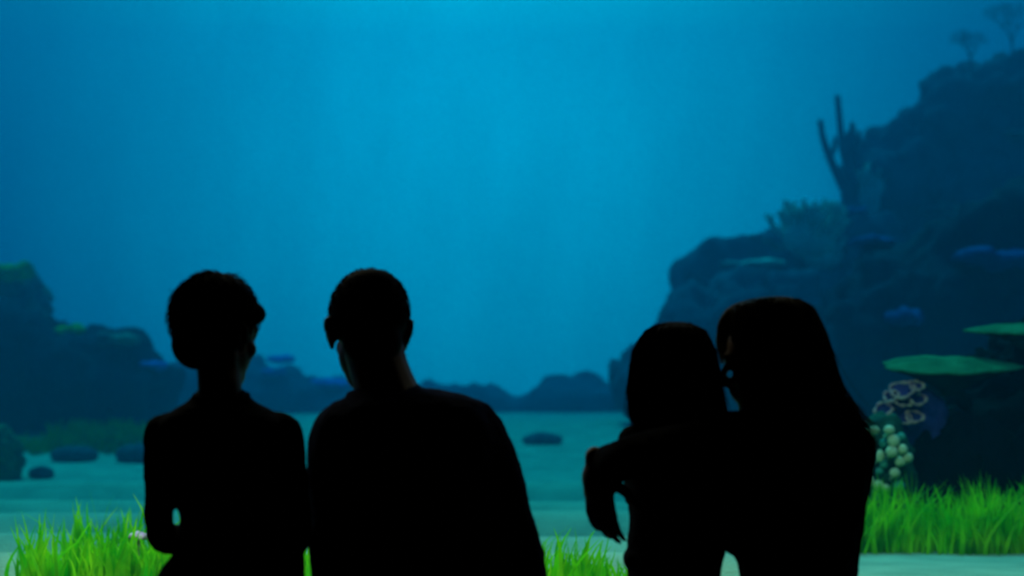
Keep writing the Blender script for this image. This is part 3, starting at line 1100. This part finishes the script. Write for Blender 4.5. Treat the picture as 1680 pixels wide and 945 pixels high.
# ---- boy, standing, hands together in front
def make_boy():
    y = 3.20
    base = Vector((V3(375, 700, y).x, y, 0))
    root = tag(empty('person', base), 'young boy standing at the far left with tousled short hair, elbows out, seen from behind', 'person')
    st = [(322, 404, 648, y, .036), (306, 420, 662, y - .005, .046), (276, 450, 680, y - .008, .062), (258, 474, 700, y - .008, .076), (258, 480, 740, y - .005, .088),
          (276, 482, 800, y, .090), (299, 484, 848, y, .084), (291, 492, 895, y, .086), (283, 498, 950, y, .092), (280, 500, 985, y, .095)]
    armL = [(V3(272, 712, y), .040), (V3(262, 790, y - .01), .031), (V3(261, 860, y - .02), .025), (V3(270, 882, y + .01), .029), (V3(315, 890, y + .13), .025), (V3(342, 890, y + .17), .021)]
    armR = [(V3(462, 712, y), .040), (V3(478, 790, y - .01), .034), (V3(484, 868, y - .015), .030), (V3(478, 886, y + .01), .031), (V3(432, 884, y + .13), .025), (V3(404, 886, y + .17), .021)]
    hz = .66
    legs = []
    for q in (-1, 1):
        hx = base.x + q * .070
        legs.append([(Vector((hx, y, hz)), .075), (Vector((hx + q * .01, y + .005, .50)), .062), (Vector((hx + q * .012, y + .01, .34)), .044), (Vector((hx + q * .012, y - .01, .22)), .042), (Vector((hx + q * .012, y, .07)), .028)])
    hc = V3(356, 552, y + .005)
    hr = rotm(-32, -4, 2)
    # body
    bm = bmesh.new()
    loft(bm, st, grow=-.016)
    limb(bm, [(V3(363, 670, y + .0), .036), (V3(361, 640, y - .008), .041), (V3(359, 612, y), .041), (V3(358, 585, y), .044)])
    head_parts(bm, hc, hr, .88)
    limb(bm, [(p, r * .70) for p, r in armL])
    limb(bm, [(p, r * .70) for p, r in armR])
    hand_parts(bm, armL[-1][0], (.9, .25, -.1), (-.1, -1, .2), .74, .5, 1)
    hand_parts(bm, armR[-1][0], (-.9, .30, -.15), (.1, -1, .2), .74, .5, -1)
    ball(bm, (base.x, y, .70), (.12, .085, .09))
    for lg in legs:
        limb(bm, [(p, r * .85) for p, r in lg])
        foot_parts(bm, lg[-1][0], (0, 1, 0), .78)
    fuse('body', bm, .005, M['skin_fair'], root, 2)
    # shirt
    bm = bmesh.new()
    loft(bm, st)
    limb(bm, armL[:4] + [(V3(308, 884, y + .115), .030)])
    limb(bm, armR[:4] + [(V3(440, 884, y + .115), .030)])
    sh = fuse('shirt', bm, .006, M['black_cloth'], root, 3)
    craggy(sh, .006, 9, 2)
    bm = bmesh.new()
    N = 28
    ring = []
    for k in range(N + 1):
        a = 2 * PI * k / N
        ring.append((V3(363, 651 - 5 * math.sin(a), y - .004) + Vector((math.cos(a) * .047, math.sin(a) * .043, 0)), .008))
    limb(bm, ring, sides=8, sub=2)
    obj_bm('collar', bm, M['black_cloth'], sh)
    bm = bmesh.new()
    ball(bm, (base.x, y, .70), (.128, .096, .10))
    for lg in legs:
        limb(bm, [(p, r * 1.1 + .004) for p, r in lg])
    tr = fuse('trousers', bm, .007, M['denim'], root, 3)
    craggy(tr, .006, 8, 4)
    for lg in legs:
        bm = bmesh.new()
        foot_parts(bm, lg[-1][0] + Vector((0, 0, -.01)), (0, 1, 0), .78, .007)
        fuse('shoe', bm, .006, M['shoe'], root, 2)
    cap_hair('hair', hc, hr, .90, M['hair_black'], root,
             extra=[(-.072, -.030, .048, .026, .040, .034), (.060, .030, .052, .028, .040, .026), (-.055, -.030, -.002, .022, .045, .042), (.055, -.030, .000, .018, .045, .042),
                    (0, -.01, .095, .055, .065, .034), (0, -.052, -.005, .064, .050, .060), (-.080, .010, .056, .014, .02, .016), (.030, -.01, .085, .045, .06, .036)],
             n=1300, length=.036, seed=3, thick=1.06)
    # tuft above the left ear
    rg = random.Random(5)
    tp = []
    for i in range(60):
        a = Vector((V3(300, 500, y).x + rg.uniform(-.012, .012), y + rg.uniform(-.03, .03), V3(300, 495, y).z + rg.uniform(-.012, .012)))
        d = Vector((rg.uniform(-.8, .3), rg.uniform(-.4, .4), rg.uniform(.1, .9))).normalized() * rg.uniform(.010, .022)
        tp.append([tuple(a + d * t - Vector((.004, 0, .004)) * t * t) for t in (0, .33, .66, 1)])
    strand_set('hair_tuft', tp, .0011, M['hair_black'], root)
    return root


make_boy()


# ---- man, kneeling on one knee between the boy and the girl
def make_man():
    y = 3.26
    base = Vector((V3(670, 700, y).x, y, 0))
    root = tag(empty('person', base), 'man kneeling beside the boy, cropped hair, ears standing out, broad shoulders in dark navy shirt', 'person')
    st = [(578, 690, 640, y - .01, .058), (560, 770, 652, y - .015, .075), (540, 798, 668, y - .02, .095), (518, 816, 695, y - .02, .112), (508, 828, 740, y - .015, .125),
          (505, 830, 800, y - .01, .128), (506, 834, 870, y, .125), (510, 842, 945, y, .125), (522, 838, 1040, y, .125), (540, 822, 1110, y, .12)]
    armR = [(V3(780, 708, y - .01), .062), (V3(812, 770, y - .02), .055), (V3(846, 870, y - .01), .048), (V3(862, 935, y), .043), (V3(862, 975, y + .06), .042), (V3(850, 1010, y + .22), .032), (V3(845, 1030, y + .30), .027)]
    armL = [(V3(556, 725, y - .01), .052), (V3(550, 810, y), .046), (V3(554, 900, y + .01), .043), (V3(560, 940, y + .04), .040), (V3(580, 960, y + .2), .033), (V3(600, 965, y + .28), .027)]
    hipz = .50
    hx = base.x + .02
    # right knee on the floor, shin back; left foot planted ahead
    legR = [(Vector((hx + .11, y, hipz)), .100), (Vector((hx + .13, y + .07, .30)), .082), (Vector((hx + .15, y + .12, .075)), .062), (Vector((hx + .15, y - .06, .075)), .055), (Vector((hx + .14, y - .24, .06)), .036)]
    legL = [(Vector((hx - .10, y, hipz)), .100), (Vector((hx - .13, y + .20, .50)), .082), (Vector((hx - .15, y + .40, .50)), .062), (Vector((hx - .15, y + .40, .30)), .055), (Vector((hx - .15, y + .38, .09)), .036)]
    hc = V3(604, 548, y + .03)
    hr = rotm(13, -6, 1)
    bm = bmesh.new()
    loft(bm, st, grow=-.022)
    limb(bm, [(V3(640, 672, y - .02), .075), (V3(632, 640, y - .01), .062), (V3(622, 605, y + .005), .057), (V3(614, 575, y + .015), .058)])
    head_parts(bm, hc, hr, .96)
    limb(bm, [(p, r * .70) for p, r in armR])
    limb(bm, [(p, r * .70) for p, r in armL])
    hand_parts(bm, armR[-1][0], (-.1, 1, -.25), (0, -.2, -1), 1.0, .5, -1)
    hand_parts(bm, armL[-1][0], (.1, 1, -.15), (0, -.2, -1), 1.0, .5, 1)
    ball(bm, (hx, y, .52), (.16, .115, .12))
    limb(bm, [(p, r * .88) for p, r in legR])
    limb(bm, [(p, r * .88) for p, r in legL])
    foot_parts(bm, legL[-1][0], (0, 1, 0), 1.0)
    # back foot, toes tucked
    limb(bm, [(legR[-1][0], .036), (legR[-1][0] + Vector((0, -.05, -.0)), .036), (legR[-1][0] + Vector((0, -.10, -.015)), .026)])
    fuse('body', bm, .006, M['skin_dark'], root, 2)
    bm = bmesh.new()
    loft(bm, st)
    limb(bm, armR[:5] + [(V3(852, 1005, y + .19), .038)])
    limb(bm, armL[:4] + [(V3(576, 958, y + .18), .040)])
    sh = fuse('shirt', bm, .007, M['navy_cloth'], root, 4)
    craggy(sh, .010, 6, 7)
    bm = bmesh.new()
    N = 30
    ring = []
    for k in range(N + 1):
        a = 2 * PI * k / N
        ring.append((V3(630, 640 - 2 * math.cos(a), y - .004) + Vector((math.cos(a) * .064, math.sin(a) * .062, -.012 + .012 * math.sin(a))), .011))
    limb(bm, ring, sides=8, sub=2)
    obj_bm('collar', bm, M['navy_cloth'], sh)
    bm = bmesh.new()
    ball(bm, (hx, y, .52), (.175, .13, .13))
    limb(bm, [(p, r * 1.08 + .004) for p, r in legR])
    limb(bm, [(p, r * 1.08 + .004) for p, r in legL])
    tr = fuse('trousers', bm, .008, M['denim'], root, 3)
    craggy(tr, .009, 6, 9)
    bm = bmesh.new()
    foot_parts(bm, legL[-1][0], (0, 1, 0), 1.0, .008)
    fuse('shoe', bm, .007, M['shoe'], root, 2)
    bm = bmesh.new()
    a = legR[-1][0]
    limb(bm, [(a + Vector((0, .02, .0)), .044), (a + Vector((0, -.05, .0)), .045), (a + Vector((0, -.11, .04)), .036), (a + Vector((0, -.10, -.015)), .034)])
    fuse('shoe', bm, .007, M['shoe'], root, 2)
    cap_hair('hair', hc, hr, .97, M['hair_black'], root, extra=[(0, -.03, .08, .060, .066, .046)], n=1500, length=.012, seed=9, thick=1.0, out=.8)
    return root


make_man()


# ---- girl with shoulder-length hair, standing in the woman's arm
def make_girl():
    y = 3.30
    base = Vector((V3(1105, 700, y).x, y, 0))
    root = tag(empty('person', base), 'small girl with shoulder-length dark hair standing in the woman\'s arm, seen from behind', 'person')
    st = [(1068, 1148, 690, y, .040), (1046, 1165, 702, y, .052), (1024, 1188, 722, y, .070), (1020, 1192, 760, y, .080), (1030, 1190, 810, y, .080), (1035, 1194, 860, y, .078),
          (1033, 1192, 900, y, .082), (1030, 1184, 950, y, .092), (1026, 1186, 1000, y, .098)]
    armL = [(V3(1044, 724, y), .034), (V3(1048, 790, y + .03), .029), (V3(1056, 850, y + .06), .027), (V3(1080, 852, y + .15), .022), (V3(1092, 850, y + .19), .018)]
    armR = [(V3(1172, 724, y), .034), (V3(1172, 790, y + .03), .029), (V3(1166, 850, y + .06), .027), (V3(1140, 852, y + .15), .022), (V3(1126, 850, y + .19), .018)]
    legs = []
    for q in (-1, 1):
        hx = base.x + q * .062
        legs.append([(Vector((hx, y, .60)), .070), (Vector((hx + q * .01, y + .005, .46)), .058), (Vector((hx + q * .012, y + .01, .31)), .041), (Vector((hx + q * .012, y - .01, .20)), .039), (Vector((hx + q * .012, y, .07)), .026)])
    hc = V3(1106, 622, y + .01)
    hr = rotm(-6, 2, 0)
    bm = bmesh.new()
    loft(bm, st, grow=-.008)
    limb(bm, [(V3(1107, 712, y), .042), (V3(1106, 685, y), .037), (V3(1106, 655, y), .038), (V3(1106, 635, y), .042)])
    head_parts(bm, hc, hr, .84)
    limb(bm, [(p, r * .85) for p, r in armL])
    limb(bm, [(p, r * .85) for p, r in armR])
    hand_parts(bm, armL[-1][0], (.8, .5, .1), (-.1, -1, .1), .66, .5, 1)
    hand_parts(bm, armR[-1][0], (-.8, .6, .0), (.1, -1, .1), .66, .5, -1)
    ball(bm, (base.x, y, .64), (.112, .085, .09))
    for lg in legs:
        limb(bm, [(p, r * .85) for p, r in lg])
        foot_parts(bm, lg[-1][0], (0, 1, 0), .72)
    fuse('body', bm, .005, M['skin_fair'], root, 2)
    bm = bmesh.new()
    loft(bm, st)
    limb(bm, armL[:2] + [(V3(1050, 815, y + .04), .031)])
    limb(bm, armR[:2] + [(V3(1171, 815, y + .04), .031)])
    # gathered hem at the left hip
    ball(bm, V3(1031, 918, y + .0), (.010, .04, .016))
    sh = fuse('shirt', bm, .006, M['charcoal_cloth'], root, 3)
    craggy(sh, .006, 9, 12)
    bm = bmesh.new()
    ball(bm, (base.x, y, .64), (.120, .095, .10))
    for lg in legs:
        limb(bm, [(p, r * 1.08 + .004) for p, r in lg])
    tr = fuse('trousers', bm, .007, M['denim'], root, 3)
    for lg in legs:
        bm = bmesh.new()
        foot_parts(bm, lg[-1][0], (0, 1, 0), .72, .006)
        fuse('shoe', bm, .006, M['shoe'], root, 2)
    # hair
    hs = [(1082, 1132, 531, y + .01, .056), (1060, 1154, 543, y + .002, .078), (1041, 1170, 575, y - .016, .080), (1036, 1176, 610, y - .022, .084), (1034, 1180, 645, y - .034, .076),
          (1036, 1184, 675, y - .045, .058), (1046, 1184, 700, y - .055, .040), (1058, 1180, 722, y - .062, .022)]
    bm = bmesh.new()
    loft(bm, hs, e=2.1, cap=0.12)
    hair = fuse('hair', bm, .005, M['hair_brown'], root, 2)
    long_strands('hair_strands', hs, 900, M['hair_brown'], hair, 4, th0=.85 * PI, th1=2.15 * PI, fly=.005, t0=(0, .4), t1=(.72, 1.04))
    return root


make_girl()


# ---- woman with long hair, face turned to the girl, arm round her
def make_woman():
    y = 3.24
    base = Vector((V3(1310, 700, y).x, y, 0))
    root = tag(empty('person', base), 'woman with long light hair, face turned left to the girl, one arm round her', 'person')
    st = [(1245, 1350, 655, y, .055), (1222, 1388, 672, y, .075), (1204, 1412, 695, y, .095), (1198, 1420, 735, y, .105), (1190, 1420, 790, y, .105), (1178, 1412, 850, y, .100),
          (1182, 1404, 896, y, .100), (1212, 1400, 926, y, .108), (1214, 1404, 1040, y, .120), (1216, 1400, 1120, y, .12)]
    armR = [(V3(1396, 735, y), .046), (V3(1394, 800, y), .040), (V3(1380, 900, y), .036), (V3(1370, 950, y + .03), .036), (V3(1340, 962, y + .16), .028), (V3(1325, 965, y + .24), .024)]
    # left arm: over the girl's back, hand hanging past her shoulder
    armL = [(V3(1225, 712, y - .02), .046), (V3(1165, 722, y - .125), .042), (V3(1085, 742, y - .12), .044), (V3(1030, 752, y - .09), .041), (V3(1004, 758, y - .05), .036), (V3(990, 768, y - .03), .036)]
    hipz = .34
    legs = []
    for q in (-1, 1):
        hx = base.x + q * .085
        legs.append([(Vector((hx, y, hipz)), .090), (Vector((hx + q * .02, y + .20, .24)), .078), (Vector((hx + q * .03, y + .36, .085)), .058), (Vector((hx + q * .03, y + .16, .065)), .050), (Vector((hx + q * .02, y - .06, .055)), .034)])
    hc = V3(1259, 592, y + .02)
    hr = rotm(74, -10, 0)
    bm = bmesh.new()
    loft(bm, st, grow=-.016)
    limb(bm, [(V3(1295, 682, y), .062), (V3(1285, 655, y), .052), (V3(1275, 630, y + .005), .050), (V3(1268, 605, y + .01), .052)])
    head_parts(bm, hc, hr, .86, ears=True, nose=1.0)
    limb(bm, [(p, r * .66) for p, r in armR])
    limb(bm, [(p, r * .66) for p, r in armL])
    hand_parts(bm, V3(978, 768, y - .025), (.10, .05, -1), (.62, .76, 0), .95, .50, 1)
    limb(bm, [(V3(1000, 768, y - .03), .030), (V3(980, 778, y - .025), .029), (V3(979, 800, y - .02), .026)])
    hand_parts(bm, armR[-1][0], (-.4, 1, -.25), (0, -.2, -1), .9, .5, -1)
    ball(bm, (base.x, y, .37), (.155, .125, .12))
    for lg in legs:
        limb(bm, [(p, r * .88) for p, r in lg])
        limb(bm, [(lg[-1][0], .032), (lg[-1][0] + Vector((0, -.06, -.012)), .030), (lg[-1][0] + Vector((0, -.13, -.028)), .022)])
    fuse('body', bm, .005, M['skin_fair'], root, 2)
    bm = bmesh.new()
    loft(bm, st)
    limb(bm, armR[:5])
    limb(bm, armL[:4] + [(V3(1000, 763, y - .04), .037)])
    sh = fuse('shirt', bm, .006, M['black_cloth'], root, 4)
    craggy(sh, .008, 7, 15)
    bm = bmesh.new()
    ball(bm, (base.x, y, .37), (.168, .135, .13))
    for lg in legs:
        limb(bm, [(p, r * 1.07 + .004) for p, r in lg])
    tr = fuse('trousers', bm, .008, M['denim'], root, 3)
    for lg in legs:
        bm = bmesh.new()
        a = lg[-1][0]
        limb(bm, [(a + Vector((0, .02, .0)), .040), (a + Vector((0, -.06, -.010)), .038), (a + Vector((0, -.14, -.022)), .029)])
        fuse('shoe', bm, .006, M['shoe'], root, 2)
    # hair
    hs = [(1236, 1304, 491, y + .015, .066), (1206, 1328, 503, y + .012, .088), (1202, 1344, 532, y - .008, .086), (1206, 1354, 562, y - .018, .088), (1226, 1362, 595, y - .030, .080),
          (1246, 1370, 630, y - .045, .066), (1262, 1384, 662, y - .066, .046), (1290, 1404, 692, y - .090, .030), (1312, 1416, 716, y - .105, .020)]
    bm = bmesh.new()
    loft(bm, hs, e=2.1, cap=0.12)
    # swept fringe
    limb(bm, [(V3(1240, 505, y + .03), .020), (V3(1205, 515, y + .045), .018), (V3(1186, 535, y + .045), .012), (V3(1181, 560, y + .045), .006)])
    hair = fuse('hair', bm, .005, M['hair_blond'], root, 2)
    long_strands('hair_strands', hs, 1500, M['hair_blond'], hair, 8, th0=.9 * PI, th1=2.2 * PI, fly=.010, t0=(0, .5), t1=(.75, 1.12))
    rg = random.Random(12)
    fp = []
    for i in range(260):
        sx, sz, sy = rg.uniform(-4, 5), rg.uniform(-4, 4), rg.uniform(-.02, .03)
        w_ = rg.random() ** 1.3 * 22
        P = [(1230 + sx, 506 + sz), (1199 + sx + w_ * .5, 517 + sz), (1181 + sx * .9 + w_ * .9, 538 + sz), (1176 + sx * .5 + w_, 565), (1182 + w_ + rg.uniform(-1, 2), 588 + rg.uniform(-10, 10))]
        A = catmull([tuple(V3(a, b, y + .055 + sy)) for a, b in P], 3)
        fp.append(A)
    s = strand_set('fringe', fp, .0012, M['hair_lit'], hair)
    s['label'] = 'blond front strands, window light painted into the colour'
    return root


make_woman()
